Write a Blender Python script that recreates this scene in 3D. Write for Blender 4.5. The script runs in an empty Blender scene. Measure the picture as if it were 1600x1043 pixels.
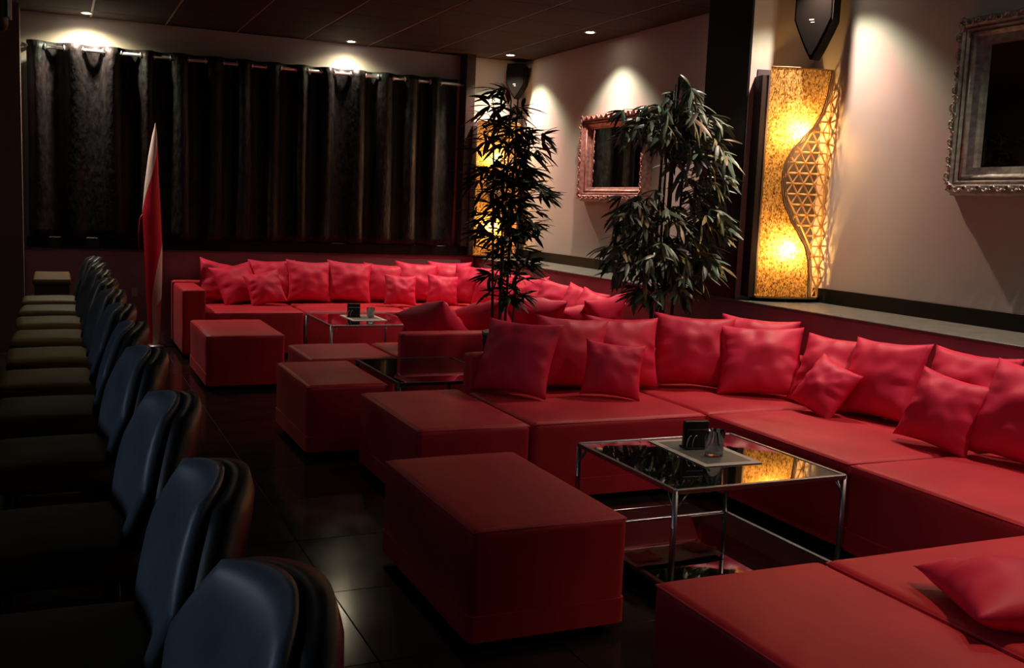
import bpy, bmesh, math, random
from mathutils import Vector, Matrix, Euler, noise
R = math.radians
scene = bpy.context.scene
C = scene.collection

# ------------------------------------------------------------------ camera
YAW, PITCH, ROLL, FPX = 0.42267, 0.12336, -0.04027, 1598.78
fwd = Vector((math.sin(YAW)*math.cos(PITCH), math.cos(YAW)*math.cos(PITCH), -math.sin(PITCH)))
rt = Vector((math.cos(YAW), -math.sin(YAW), 0.0))
dn = fwd.cross(rt)
rt2 = rt*math.cos(ROLL) + dn*math.sin(ROLL)
dn2 = -rt*math.sin(ROLL) + dn*math.cos(ROLL)
cam_data = bpy.data.cameras.new('camera')
cam_data.sensor_width = 36.0
cam_data.lens = FPX/1600.0*36.0
cam_data.clip_start = 0.02
cam = bpy.data.objects.new('camera', cam_data)
C.objects.link(cam)
m3 = Matrix((rt2, -dn2, -fwd)).transposed()
cam.matrix_world = Matrix.Translation((0, 0, 1.41)) @ m3.to_4x4()
scene.camera = cam

# ------------------------------------------------------------------ world, exposure
world = bpy.data.worlds.new('world'); scene.world = world
world.use_nodes = True
world.node_tree.nodes['Background'].inputs[0].default_value = (0.02, 0.02, 0.025, 1)
world.node_tree.nodes['Background'].inputs[1].default_value = 0.2
scene.view_settings.view_transform = 'Standard'
scene.view_settings.look = 'None'
scene.view_settings.gamma = 1.0
scene.view_settings.use_curve_mapping = False
scene.view_settings.exposure = 0.0

# light levels of the fittings (watts)
W_WALL = 150.0      # halogen downlights along the right wall
W_BACK = 62.0      # halogen downlights over the curtain
W_ADDED = 20.0      # dimmed downlights added out of view to light the lounge
W_BAR = 13.0       # warm downlights over the far half of the bar
E_BACKBAR = 15.0    # cool light strip added out of view for the chair backs
E_BULB = 480.0      # filament bulbs in the shell lamps

# ------------------------------------------------------------------ helpers
def mat(name, color=(0.5, 0.5, 0.5), rough=0.5, metal=0.0, spec=0.5, coat=0.0, emit=None, estr=0.0,
        trans=0.0, ior=1.45, sheen=0.0):
    m = bpy.data.materials.new(name); m.use_nodes = True
    b = m.node_tree.nodes['Principled BSDF']
    b.inputs['Base Color'].default_value = (*color, 1)
    b.inputs['Roughness'].default_value = rough
    b.inputs['Metallic'].default_value = metal
    b.inputs['Specular IOR Level'].default_value = spec
    b.inputs['Coat Weight'].default_value = coat
    b.inputs['Transmission Weight'].default_value = trans
    b.inputs['IOR'].default_value = ior
    b.inputs['Sheen Weight'].default_value = sheen
    if emit:
        b.inputs['Emission Color'].default_value = (*emit, 1)
        b.inputs['Emission Strength'].default_value = estr
    return m

def noisy(m, scale=8.0, c1=None, c2=None, bump=0.0, bscale=60.0, detail=4.0, rough=None, dist=0.002, stretch=None, lo=0.35, hi=0.65):
    """colour variation between c1 and c2 and a fine bump on a material"""
    nt = m.node_tree; b = nt.nodes['Principled BSDF']
    tc = nt.nodes.new('ShaderNodeTexCoord')
    src = tc.outputs['Object']
    if stretch:
        mp = nt.nodes.new('ShaderNodeMapping'); mp.inputs['Scale'].default_value = stretch
        nt.links.new(src, mp.inputs[0]); src = mp.outputs[0]
    n = nt.nodes.new('ShaderNodeTexNoise'); n.inputs['Scale'].default_value = scale
    n.inputs['Detail'].default_value = detail
    nt.links.new(src, n.inputs['Vector'])
    if c1:
        r = nt.nodes.new('ShaderNodeValToRGB')
        r.color_ramp.elements[0].position = lo; r.color_ramp.elements[0].color = (*c1, 1)
        r.color_ramp.elements[1].position = hi; r.color_ramp.elements[1].color = (*c2, 1)
        nt.links.new(n.outputs[0], r.inputs[0]); nt.links.new(r.outputs[0], b.inputs['Base Color'])
    if rough:
        mr = nt.nodes.new('ShaderNodeMapRange')
        mr.inputs['To Min'].default_value = rough[0]; mr.inputs['To Max'].default_value = rough[1]
        nt.links.new(n.outputs[0], mr.inputs[0]); nt.links.new(mr.outputs[0], b.inputs['Roughness'])
    if bump:
        n2 = nt.nodes.new('ShaderNodeTexNoise'); n2.inputs['Scale'].default_value = bscale
        n2.inputs['Detail'].default_value = 3.0
        nt.links.new(src, n2.inputs['Vector'])
        bp = nt.nodes.new('ShaderNodeBump'); bp.inputs['Strength'].default_value = bump
        bp.inputs['Distance'].default_value = dist
        nt.links.new(n2.outputs[0], bp.inputs['Height']); nt.links.new(bp.outputs[0], b.inputs['Normal'])
    return m

def mesh_obj(name, bm, m, parent=None, smooth=False, data=None):
    if data is None:
        data = bpy.data.meshes.new(name)
        if smooth:
            for f in bm.faces: f.smooth = True
        bm.to_mesh(data); bm.free()
        if m: data.materials.append(m)
    o = bpy.data.objects.new(name, data); C.objects.link(o)
    if parent: o.parent = parent
    return o

def empty(name, loc=(0, 0, 0), rz=0.0):
    o = bpy.data.objects.new(name, None); C.objects.link(o)
    o.location = loc; o.rotation_euler = (0, 0, rz); o.empty_display_size = 0.1
    return o

def tag(o, label, cat, group=None, kind=None):
    o['label'] = label; o['category'] = cat
    if group: o['group'] = group
    if kind: o['kind'] = kind
    return o

def struct(o, label=None):
    o['kind'] = 'structure'
    if label: o['label'] = label
    return o

def bm_box(x0, x1, y0, y1, z0, z1, bevel=0.0, seg=2, bm=None):
    own = bm is None
    if own: bm = bmesh.new()
    v = [bm.verts.new(p) for p in ((x0,y0,z0),(x1,y0,z0),(x1,y1,z0),(x0,y1,z0),(x0,y0,z1),(x1,y0,z1),(x1,y1,z1),(x0,y1,z1))]
    fs = [bm.faces.new([v[i] for i in q]) for q in ((3,2,1,0),(4,5,6,7),(0,1,5,4),(1,2,6,5),(2,3,7,6),(3,0,4,7))]
    if bevel > 0:
        es = set()
        for f in fs: es.update(f.edges)
        bmesh.ops.bevel(bm, geom=list(es), offset=bevel, segments=seg, profile=0.5, affect='EDGES')
    return bm

def bm_tube(pts, r, n=8, bm=None, cap=True, closed=False):
    if bm is None: bm = bmesh.new()
    pts = [Vector(p) for p in pts]; rings = []
    rr = r if isinstance(r, (list, tuple)) else [r]*len(pts)
    up = None
    for i, p in enumerate(pts):
        if closed: t = (pts[(i+1) % len(pts)] - pts[i-1]).normalized()
        else: t = (pts[min(i+1, len(pts)-1)] - pts[max(i-1, 0)]).normalized()
        if up is None:
            up = Vector((0, 0, 1)) if abs(t.z) < 0.9 else Vector((1, 0, 0))
        a = t.cross(up).normalized(); b = a.cross(t).normalized(); up = b
        rings.append([bm.verts.new(p + (a*math.cos(k*2*math.pi/n) + b*math.sin(k*2*math.pi/n))*rr[i]) for k in range(n)])
    m = len(rings)
    for i in range(m if closed else m-1):
        r0, r1 = rings[i], rings[(i+1) % m]
        for k in range(n):
            bm.faces.new((r0[k], r0[(k+1) % n], r1[(k+1) % n], r1[k]))
    if cap and not closed:
        bm.faces.new(rings[0][::-1]); bm.faces.new(rings[-1])
    bmesh.ops.recalc_face_normals(bm, faces=bm.faces)
    return bm

def bm_lathe(prof, n=24, cx=0.0, cy=0.0, bm=None):
    """prof: list of (r, z)"""
    if bm is None: bm = bmesh.new()
    rings = []
    for r, z in prof:
        if r < 1e-5: rings.append([bm.verts.new((cx, cy, z))])
        else: rings.append([bm.verts.new((cx + r*math.cos(k*2*math.pi/n), cy + r*math.sin(k*2*math.pi/n), z)) for k in range(n)])
    for a, b in zip(rings, rings[1:]):
        for k in range(n):
            k2 = (k+1) % n
            if len(a) == 1 and len(b) == 1: continue
            if len(a) == 1: bm.faces.new((a[0], b[k2], b[k]))
            elif len(b) == 1: bm.faces.new((a[k], a[k2], b[0]))
            else: bm.faces.new((a[k], a[k2], b[k2], b[k]))
    bmesh.ops.recalc_face_normals(bm, faces=bm.faces)
    return bm

def copy_tree(o, parent=None):
    c = o.copy(); C.objects.link(c); c.parent = parent
    for ch in [x for x in bpy.data.objects if x.parent == o]:
        copy_tree(ch, c)
    return c

# ------------------------------------------------------------------ materials
M = {}
M['red'] = noisy(mat('red_vinyl', (0.6, 0.018, 0.04), 0.5, spec=0.45, sheen=0.03), 3.0, (0.46, 0.014, 0.028), (0.56, 0.020, 0.040), bump=0.12, bscale=160, dist=0.001, rough=(0.44, 0.60))
M['redp'] = noisy(mat('red_satin', (0.75, 0.02, 0.06), 0.5, spec=0.35), 4.0, (0.66, 0.022, 0.072), (0.74, 0.028, 0.090), bump=0.10, bscale=60, dist=0.003, rough=(0.46, 0.62))
M['blackplastic'] = mat('black_plastic', (0.012, 0.012, 0.012), 0.4)
M['wall'] = noisy(mat('plaster_wall', (0.46, 0.42, 0.38), 0.75, spec=0.2), 2.0, (0.44, 0.40, 0.36), (0.48, 0.44, 0.40), bump=0.06, bscale=180)
M['wallback'] = noisy(mat('plaster_wall_back', (0.42, 0.39, 0.35), 0.8, spec=0.2), 2.0, (0.40, 0.37, 0.33), (0.44, 0.41, 0.37), bump=0.06, bscale=180)
M['knee'] = noisy(mat('mauve_wainscot', (0.32, 0.19, 0.21), 0.7, spec=0.25), 3.0, (0.29, 0.17, 0.19), (0.35, 0.21, 0.23), bump=0.05, bscale=150)
M['ledge'] = noisy(mat('grey_stone_ledge', (0.12, 0.125, 0.105), 0.4, spec=0.4), 14.0, (0.10, 0.105, 0.085), (0.145, 0.15, 0.13))
M['blacktile'] = mat('black_base_tile', (0.006, 0.007, 0.006), 0.45, spec=0.2)
M['blackpaint'] = mat('black_paint', (0.006, 0.006, 0.006), 0.5)
M['brownpost'] = noisy(mat('dark_brown_wood', (0.028, 0.012, 0.008), 0.5), 10, (0.020, 0.009, 0.006), (0.035, 0.016, 0.011), stretch=(6, 6, 0.5))
M['darkplaster'] = mat('dim_plaster', (0.16, 0.13, 0.125), 0.8, spec=0.2)
M['grout'] = mat('floor_grout', (0.03, 0.028, 0.026), 0.8)
M['tile'] = noisy(mat('black_polished_tile', (0.010, 0.009, 0.009), 0.12, spec=0.5), 5.0, (0.007, 0.0065, 0.0065), (0.016, 0.013, 0.012), rough=(0.08, 0.2))
M['ceilgrid'] = mat('ceiling_grid', (0.32, 0.26, 0.22), 0.6)
M['ceiltile'] = noisy(mat('dark_ceiling_tile', (0.045, 0.028, 0.022), 0.85, spec=0.2), 20, (0.027, 0.017, 0.013), (0.037, 0.023, 0.018))
M['chrome'] = mat('chrome', (0.78, 0.76, 0.74), 0.34, metal=0.9)
M['steel'] = mat('brushed_steel', (0.34, 0.34, 0.37), 0.36, metal=1.0)
M['blackglass'] = mat('smoked_glass', (0.006, 0.007, 0.006), 0.02, spec=0.9, coat=0.6)
M['mirror'] = mat('mirror_glass', (0.72, 0.74, 0.72), 0.01, metal=1.0)
M['silverframe'] = noisy(mat('silver_gilt', (0.42, 0.40, 0.36), 0.38, metal=0.75), 30, (0.30, 0.28, 0.25), (0.52, 0.50, 0.45), bump=0.4, bscale=90)
M['pinklitframe'] = noisy(mat('silver_gilt_pink_lit', (0.42, 0.22, 0.18), 0.42, metal=0.55), 30, (0.28, 0.13, 0.11), (0.52, 0.29, 0.24), bump=0.4, bscale=90)  # silver frame, with the pink light on it put into the colour
M['lens'] = mat('downlight_lens', (1, 1, 1), 0.3, emit=(1.0, 0.86, 0.68), estr=60.0)
M['whitemetal'] = mat('white_ring', (0.55, 0.53, 0.5), 0.4)
M['flagred'] = noisy(mat('red_flag_cloth', (0.6, 0.006, 0.02), 0.55), 6, (0.56, 0.006, 0.026), (0.64, 0.009, 0.034))
M['flagwhite'] = mat('white_flag_cloth', (0.72, 0.66, 0.58), 0.6)
M['blue'] = noisy(mat('slate_blue_leather', (0.07, 0.09, 0.12), 0.4, spec=0.5), 5.0, (0.055, 0.072, 0.098), (0.085, 0.108, 0.14), bump=0.2, bscale=25, dist=0.004)
M['seatkhaki'] = noisy(mat('khaki_seat_vinyl', (0.13, 0.11, 0.05), 0.6, spec=0.2), 5.0, (0.10, 0.085, 0.04), (0.15, 0.125, 0.06))
M['shell'] = mat('black_chair_shell', (0.008, 0.007, 0.007), 0.4)
M['stoollegs'] = mat('dark_stool_legs', (0.03, 0.025, 0.022), 0.35, metal=0.6)
M['barwood'] = noisy(mat('dark_bar_wood', (0.02, 0.014, 0.011), 0.4), 8, (0.014, 0.010, 0.008), (0.028, 0.019, 0.015), stretch=(1, 1, 8))
M['pot'] = mat('blue_grey_pot', (0.10, 0.16, 0.20), 0.35)
M['potdark'] = mat('dark_blue_pot', (0.03, 0.045, 0.06), 0.35)
M['soil'] = mat('dark_soil', (0.02, 0.013, 0.008), 0.9)
M['cane'] = noisy(mat('bamboo_cane', (0.10, 0.085, 0.045), 0.5), 12, (0.07, 0.06, 0.03), (0.14, 0.12, 0.065))
M['canedark'] = noisy(mat('dark_bamboo_cane', (0.025, 0.022, 0.014), 0.5), 12, (0.018, 0.016, 0.010), (0.035, 0.03, 0.02))
M['leafdark'] = mat('dark_green_leaf', (0.018, 0.030, 0.012), 0.5)
M['leafgreen'] = mat('green_leaf', (0.105, 0.165, 0.11), 0.42)
M['leafolive'] = mat('olive_leaf', (0.20, 0.16, 0.06), 0.45)
M['leafpale'] = mat('pale_green_leaf', (0.17, 0.24, 0.175), 0.4)
M['paper'] = mat('white_paper', (0.62, 0.58, 0.5), 0.6)
M['papergrey'] = mat('grey_print', (0.17, 0.18, 0.155), 0.5)
M['paperpink'] = mat('pink_print', (0.5, 0.10, 0.09), 0.6)
M['paperred'] = mat('red_print', (0.35, 0.03, 0.03), 0.6)
M['glass'] = mat('clear_glass', (1, 1, 1), 0.0, trans=1.0, ior=1.45)
M['ice'] = mat('pale_residue', (0.55, 0.62, 0.66), 0.3, trans=0.4)
M['lampwood'] = noisy(mat('brown_lamp_wood', (0.26, 0.15, 0.06), 0.55), 10, (0.18, 0.10, 0.04), (0.34, 0.20, 0.08), stretch=(8, 8, 1))
M['lampdark'] = mat('dark_lamp_back', (0.018, 0.009, 0.005), 0.7)
M['lampinner'] = mat('violet_grey_lamp_lining', (0.05, 0.045, 0.055), 0.8)
M['speaker'] = mat('speaker_grille', (0.004, 0.0035, 0.003), 0.95, spec=0.02)
M['speakerbox'] = mat('speaker_cabinet', (0.010, 0.008, 0.007), 0.9, spec=0.05)
M['emblem'] = mat('pale_emblem', (0.10, 0.10, 0.09), 0.5)
M['socket'] = mat('ivory_socket', (0.5, 0.45, 0.38), 0.5)
M['addedstrip'] = mat('added_cool_strip', (0.8, 0.85, 0.9), 0.4, emit=(0.66, 0.80, 1.0), estr=E_BACKBAR)  # added glow out of view that brightens the chair backs
M['bulb'] = mat('bulb_glass', (1, 0.8, 0.5), 0.3, emit=(1.0, 0.52, 0.16), estr=E_BULB)
# black crushed velvet
mv = mat('black_crushed_velvet', (0.010, 0.010, 0.010), 0.42, spec=0.25, sheen=0.03)
noisy(mv, 30, (0.002, 0.002, 0.002), (0.013, 0.0135, 0.012), bump=0.8, bscale=26, dist=0.012, stretch=(1, 1, 0.45), rough=(0.3, 0.62))
M['velvet'] = mv

def shade_material():
    """translucent shell-chip panel of the lamps"""
    m = bpy.data.materials.new('shell_chip_panel'); m.use_nodes = True
    nt = m.node_tree; nt.nodes.clear()
    out = nt.nodes.new('ShaderNodeOutputMaterial')
    tc = nt.nodes.new('ShaderNodeTexCoord')
    mp = nt.nodes.new('ShaderNodeMapping'); mp.inputs['Scale'].default_value = (1.0, 1.0, 0.45)
    mp.inputs['Rotation'].default_value = (0, 0.35, 0)
    nt.links.new(tc.outputs['Object'], mp.inputs[0])
    vo = nt.nodes.new('ShaderNodeTexVoronoi'); vo.inputs['Scale'].default_value = 190.0
    nt.links.new(mp.outputs[0], vo.inputs['Vector'])
    sep = nt.nodes.new('ShaderNodeSeparateColor'); nt.links.new(vo.outputs['Color'], sep.inputs[0])
    ramp = nt.nodes.new('ShaderNodeValToRGB')
    e = ramp.color_ramp.elements
    e[0].position = 0.1; e[0].color = (0.20, 0.10, 0.025, 1)
    e[1].position = 0.9; e[1].color = (0.95, 0.68, 0.28, 1)
    k = ramp.color_ramp.elements.new(0.45); k.color = (0.62, 0.36, 0.09, 1)
    nt.links.new(sep.outputs[0], ramp.inputs[0])
    tr = nt.nodes.new('ShaderNodeBsdfTranslucent'); df = nt.nodes.new('ShaderNodeBsdfDiffuse')
    nt.links.new(ramp.outputs[0], tr.inputs[0]); nt.links.new(ramp.outputs[0], df.inputs[0])
    mx = nt.nodes.new('ShaderNodeMixShader'); mx.inputs[0].default_value = 0.62
    nt.links.new(df.outputs[0], mx.inputs[1]); nt.links.new(tr.outputs[0], mx.inputs[2])
    bp = nt.nodes.new('ShaderNodeBump'); bp.inputs['Strength'].default_value = 0.5; bp.inputs['Distance'].default_value = 0.004
    nt.links.new(sep.outputs[0], bp.inputs['Height'])
    nt.links.new(bp.outputs[0], tr.inputs['Normal']); nt.links.new(bp.outputs[0], df.inputs['Normal'])
    nt.links.new(mx.outputs[0], out.inputs[0])
    return m
M['shade'] = shade_material()

def strip_material():
    m = bpy.data.materials.new('pale_lattice_strip'); m.use_nodes = True
    nt = m.node_tree; nt.nodes.clear()
    out = nt.nodes.new('ShaderNodeOutputMaterial')
    tr = nt.nodes.new('ShaderNodeBsdfTranslucent'); df = nt.nodes.new('ShaderNodeBsdfDiffuse')
    tr.inputs[0].default_value = (0.95, 0.72, 0.35, 1); df.inputs[0].default_value = (0.72, 0.52, 0.28, 1)
    mx = nt.nodes.new('ShaderNodeMixShader'); mx.inputs[0].default_value = 0.5
    nt.links.new(df.outputs[0], mx.inputs[1]); nt.links.new(tr.outputs[0], mx.inputs[2])
    nt.links.new(mx.outputs[0], out.inputs[0])
    return m
M['strip'] = strip_material()

# ------------------------------------------------------------------ the room
XL, XK, XR = -1.5, 4.07, 4.57          # bar wall, low wall face, right wall
YF, YK, YB = -1.3, 10.05, 10.12        # wall behind the camera, low back wall face, back wall
ZC, ZL = 2.93, 0.871

fl = struct(mesh_obj('floor', bm_box(XL-0.1, XR+0.1, YF-0.1, YB+0.1, -0.12, -0.004), M['grout']), 'black polished tile floor')
TS = 0.6
tdata = None; ti = 0
for i in range(int((XK-XL)/TS)+1):
    for j in range(int((YK-YF)/TS)+1):
        x0 = XL + i*TS; y0 = YF + j*TS
        sx = min(TS, XK - x0); sy = min(TS, YK - y0)
        if sx < 0.05 or sy < 0.05: continue
        if tdata is None:
            o = mesh_obj('floor_tile', bm_box(-0.298, 0.298, -0.298, 0.298, -0.004, 0.0, 0.001, 1), M['tile'], fl); tdata = o.data
        else:
            o = mesh_obj('floor_tile', None, None, fl, data=tdata)
        o.location = (x0+sx/2, y0+sy/2, 0); o.scale = (sx/TS, sy/TS, 1)

ce = struct(mesh_obj('ceiling', bm_box(XL-0.1, XR+0.1, YF-0.1, YB+0.1, ZC+0.004, ZC+0.1), M['ceilgrid']), 'dark suspended tile ceiling')
CT = 0.635; cdata = None
xs = [2.225 + CT*k for k in range(-6, 4)]
ys = [9.75 - CT*k for k in range(-1, 18)]
xb = sorted(set([XL] + [x for x in xs if XL < x < XR] + [XR]))
yb = sorted(set([YF] + [y for y in ys if YF < y < YB] + [YB]))
for x0, x1 in zip(xb, xb[1:]):
    for y0, y1 in zip(yb, yb[1:]):
        if x1-x0 < 0.03 or y1-y0 < 0.03: continue
        if cdata is None:
            o = mesh_obj('ceiling_tile', bm_box(-0.5, 0.5, -0.5, 0.5, 0.0, 0.004), M['ceiltile'], ce); cdata = o.data
        else:
            o = mesh_obj('ceiling_tile', None, None, ce, data=cdata)
        o.location = ((x0+x1)/2, (y0+y1)/2, ZC); o.scale = (x1-x0-0.018, y1-y0-0.008, 1)

struct(mesh_obj('wall_back', bm_box(XL-0.1, XR+0.1, YB, YB+0.1, 0, ZC), M['wallback']), 'plain upper wall behind the curtains')
struct(mesh_obj('wall_right', bm_box(XR, XR+0.1, YF, YB, 0, ZC), M['wall']), 'plain warm grey right wall with mirrors')
struct(mesh_obj('wall_left', bm_box(XL-0.1, XL, YF, YB, 0, ZC), M['barwood']), 'dark wall behind the bar')
struct(mesh_obj('wall_front', bm_box(XL-0.1, XR+0.1, YF-0.1, YF, 0, ZC), M['barwood']), 'dark wall behind the viewer')
struct(mesh_obj('wall_right_lower', bm_box(XK, XR, YF, YB, 0, ZL-0.022), M['knee']), 'low mauve wall under the right ledge')
struct(mesh_obj('wall_back_lower', bm_box(-0.24, XK-0.03, YK, YB, 0, 0.866), M['knee']), 'low mauve wall under the curtain sill')
struct(mesh_obj('trim_1', bm_box(XK-0.02, XR, YF, YB, ZL-0.022, ZL, 0.004, 1), M['ledge']), 'grey stone ledge along the right wall')
struct(mesh_obj('trim_2', bm_box(-0.24, XK-0.021, YK-0.02, YB, 0.866, 0.886, 0.003, 1), M['ledge']), 'thin grey ledge along the back wall')
struct(mesh_obj('trim_3', bm_box(-0.22, 3.945, YK-0.05, YB, 0.886, 0.985, 0.004, 1), M['blacktile']), 'black window sill under the curtains')
# black pillar against the right wall, its near face painted like the wall
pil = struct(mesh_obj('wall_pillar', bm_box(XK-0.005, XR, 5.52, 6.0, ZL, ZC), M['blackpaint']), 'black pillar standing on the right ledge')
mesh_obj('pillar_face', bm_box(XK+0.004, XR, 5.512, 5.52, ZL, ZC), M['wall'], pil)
struct(mesh_obj('trim_4', bm_box(3.845, 3.945, 9.93, YB, 0.985, ZC, 0.004, 1), M['brownpost']), 'dark brown post beside the curtains')
struct(mesh_obj('wall_left_pillar', bm_box(-0.75, -0.245, 9.75, YB, 0, ZC), M['darkplaster']), 'dark pillar at the left end of the curtains')
# black base tiles on the ledge
bb = struct(empty('baseboard_right', (XR, 6, ZL)), 'black tile skirting above the right ledge')
for y0, y1 in ((8.24, YB), (6.0, 8.225), (2.9, 5.34), (0.4, 2.885), (YF, 0.385)):
    o = mesh_obj('skirting_tile', bm_box(XR-0.014, XR, y0, y1, ZL, ZL+0.094, 0.002, 1), M['blacktile'], bb)
    o.matrix_parent_inverse = Matrix.Translation((-XR, -6, -ZL))

# ------------------------------------------------------------------ downlights
def make_downlight():
    root = empty('ceiling_downlight')
    mesh_obj('trim_ring', bm_lathe([(0.036, -0.004), (0.050, -0.006), (0.052, 0.0), (0.034, 0.0), (0.036, -0.004)], 20), M['whitemetal'], root, True)
    mesh_obj('lens', bm_lathe([(0.0, -0.0035), (0.034, -0.0035), (0.034, -0.001), (0.0, -0.001)], 20), M['lens'], root)
    return root
proto = make_downlight()
light_cache = {}
def downlight(i, x, y, watts, color, angle, label, blend=1.0, tilt=(0, 0)):
    halo = color == WARM
    root = copy_tree(proto)
    root.location = (x, y, ZC)
    tag(root, label, 'downlight', 'recessed ceiling downlights')
    key = (watts, color, angle, blend)
    if key not in light_cache:
        l = bpy.data.lights.new('halogen_lamp', 'SPOT'); l.energy = watts; l.color = color
        l.spot_size = R(angle); l.spot_blend = blend; l.shadow_soft_size = 0.025
        if halo:    # dichroic reflector: cream on the axis, a pink ring, a greenish rim
            l.use_nodes = True; nt = l.node_tree; em = nt.nodes['Emission']
            tc = nt.nodes.new('ShaderNodeTexCoord'); sp = nt.nodes.new('ShaderNodeSeparateXYZ')
            ab = nt.nodes.new('ShaderNodeMath'); ab.operation = 'ABSOLUTE'
            rp = nt.nodes.new('ShaderNodeValToRGB'); e = rp.color_ramp.elements
            e[0].position = 0.50; e[0].color = (0.86, 0.84, 0.62, 1)
            e[1].position = 1.0; e[1].color = (1.0, 0.95, 0.92, 1)
            for ps, cl_ in ((0.64, (0.80, 1.0, 0.84)), (0.72, (0.98, 1.0, 0.90)), (0.79, (1.0, 0.76, 0.74)), (0.88, (1.0, 0.80, 0.78))):
                k = e.new(ps); k.color = (*cl_, 1)
            nt.links.new(tc.outputs['Normal'], sp.inputs[0]); nt.links.new(sp.outputs[2], ab.inputs[0])
            nt.links.new(ab.outputs[0], rp.inputs[0]); nt.links.new(rp.outputs[0], em.inputs[0])
        light_cache[key] = l
    lo = bpy.data.objects.new('halogen_lamp', light_cache[key]); C.objects.link(lo)
    lo.parent = root; lo.location = (0, 0, -0.02); lo.rotation_euler = (R(tilt[0]), R(tilt[1]), 0)
WARM = (1.0, 0.85, 0.72); WARM2 = (1.0, 0.70, 0.45); COOL = (0.50, 0.68, 1.0)
spots = [
 (0.28, 9.88, W_BACK*2.5, WARM, 150, 'glowing ceiling downlight over the left end of the curtains'),
 (2.64, 9.92, W_BACK*0.8, WARM, 150, 'glowing ceiling downlight over the right half of the curtains'),
 (4.23, 9.72, W_WALL*1.6, WARM, 112, 'glowing ceiling downlight in the far corner above the speaker'),
 (4.24, 8.04, W_WALL*1.25, WARM, 112, 'glowing ceiling downlight above the smaller framed mirror'),
 (4.10, 6.20, W_WALL*1.1, WARM, 112, 'ceiling downlight just before the black pillar'),
 (4.24, 5.10, W_WALL*1.05, WARM, 112, 'ceiling downlight above the near shell lamp'),
 (4.24, 3.20, W_WALL*0.9, WARM, 112, 'ceiling downlight above the larger framed mirror'),
 (4.24, 1.60, W_WALL*0.7, WARM, 112, 'ceiling downlight above the nearest sofa row'),
 (2.60, 1.60, W_ADDED*4.2, WARM2, 74, 'added unseen ceiling downlight above the nearest bench'),  # added fill for the near seats, as is the next one
 (2.40, 3.60, W_ADDED*0.3, WARM2, 110, 'added unseen ceiling downlight above the near glass table'),
 (-0.05, 5.6, W_BAR, WARM2, 90, 'ceiling downlight over the middle of the chair row'),
 (-0.05, 7.6, W_BAR, WARM2, 90, 'ceiling downlight over the far end of the chair row'),
]
for i, s in enumerate(spots): downlight(i, *s)
for o in [x for x in bpy.data.objects if x.parent == proto] + [proto]: bpy.data.objects.remove(o)

# ------------------------------------------------------------------ curtains and rod
rod = empty('curtain_rod', (1.8, 9.985, 2.625))
tag(rod, 'chrome curtain rod running above the black sill', 'curtain rod')
mesh_obj('rod', bm_tube([(-2.02, 0, 0), (2.08, 0, 0)], 0.016, 12), M['chrome'], rod, True)
for sx in (-2.05, 2.09):
    mesh_obj('finial', bm_tube([(sx-0.03, 0, 0), (sx+0.03, 0, 0)], 0.021, 12), M['chrome'], rod, True)
for bx in (-1.99, 0.0, 2.02):
    mesh_obj('bracket', bm_box(bx-0.012, bx+0.012, 0.0, YB-9.985, -0.014, 0.014, 0.003, 1), M['whitemetal'], rod)

rnd = random.Random(5)
edges = [-0.20]
while edges[-1] < 3.70:
    edges.append(edges[-1] + rnd.uniform(0.115, 0.165))
edges[-1] = 3.77
def fold(x):
    """-1 .. 1, front to back of the rod"""
    for k in range(len(edges)-1):
        if x <= edges[k+1] or k == len(edges)-2:
            t = (x-edges[k])/(edges[k+1]-edges[k]); s = -1 if k % 2 == 0 else 1
            return s*math.sin(math.pi*min(max(t, 0), 1))**0.8
bounds = [0, 8, 16, 22, len(edges)-1]
clabels = ['leftmost black crushed velvet curtain panel, behind the furled flag', 'black crushed velvet curtain panel right of the flag, second from left',
           'black crushed velvet curtain panel, third from the left', 'rightmost black crushed velvet curtain panel beside the brown post']
for ci in range(4):
    a, b = edges[bounds[ci]], edges[bounds[ci+1]]
    cr = empty('curtain', ((a+b)/2, 9.985, 0.99))
    tag(cr, clabels[ci], 'curtain', 'velvet curtain panels')
    bm = bmesh.new(); nx = int((b-a)/0.0085); nz = 26; grid = []
    for iz in range(nz+1):
        t = iz/nz; z = 0.99 + (2.672-0.99)*t; row = []
        for ix in range(nx+1):
            x = a + (b-a)*ix/nx
            xx = x + 0.035*(1-t)*noise.noise(Vector((x*2.2, 0, 7.0))) + 0.02*(1-t)*noise.noise(Vector((x*5, z*1.3, 3.0)))
            amp = 0.052*(0.75 + 0.45*t) * (0.8 + 0.5*noise.noise(Vector((x*3.1, z*0.6, 1.0))))
            y = fold(x)*amp + 0.012*noise.noise(Vector((x*9, z*1.1, 2.0)))*(1-t*0.6)
            if t > 0.95: y = fold(x)*0.045
            row.append(bm.verts.new((xx-(a+b)/2, y, z-0.99)))
        grid.append(row)
    for iz in range(nz):
        for ix in range(nx):
            bm.faces.new((grid[iz][ix], grid[iz][ix+1], grid[iz+1][ix+1], grid[iz+1][ix]))
    cl = mesh_obj('cloth', bm, M['velvet'], cr, True)
    md = cl.modifiers.new('thickness', 'SOLIDIFY'); md.thickness = 0.003
    for k in range(bounds[ci], bounds[ci+1]):
        if k == 0: continue
        bmr = bmesh.new()
        pts = [(0, 0.024*math.cos(q*math.pi/7), 0.024*math.sin(q*math.pi/7)) for q in range(14)]
        bm_tube(pts, 0.006, 6, bmr, closed=True)
        g = mesh_obj('grommet', bmr, M['chrome'], cr, True)
        g.location = (edges[k]-(a+b)/2, 0, 2.625-0.99)

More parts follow.
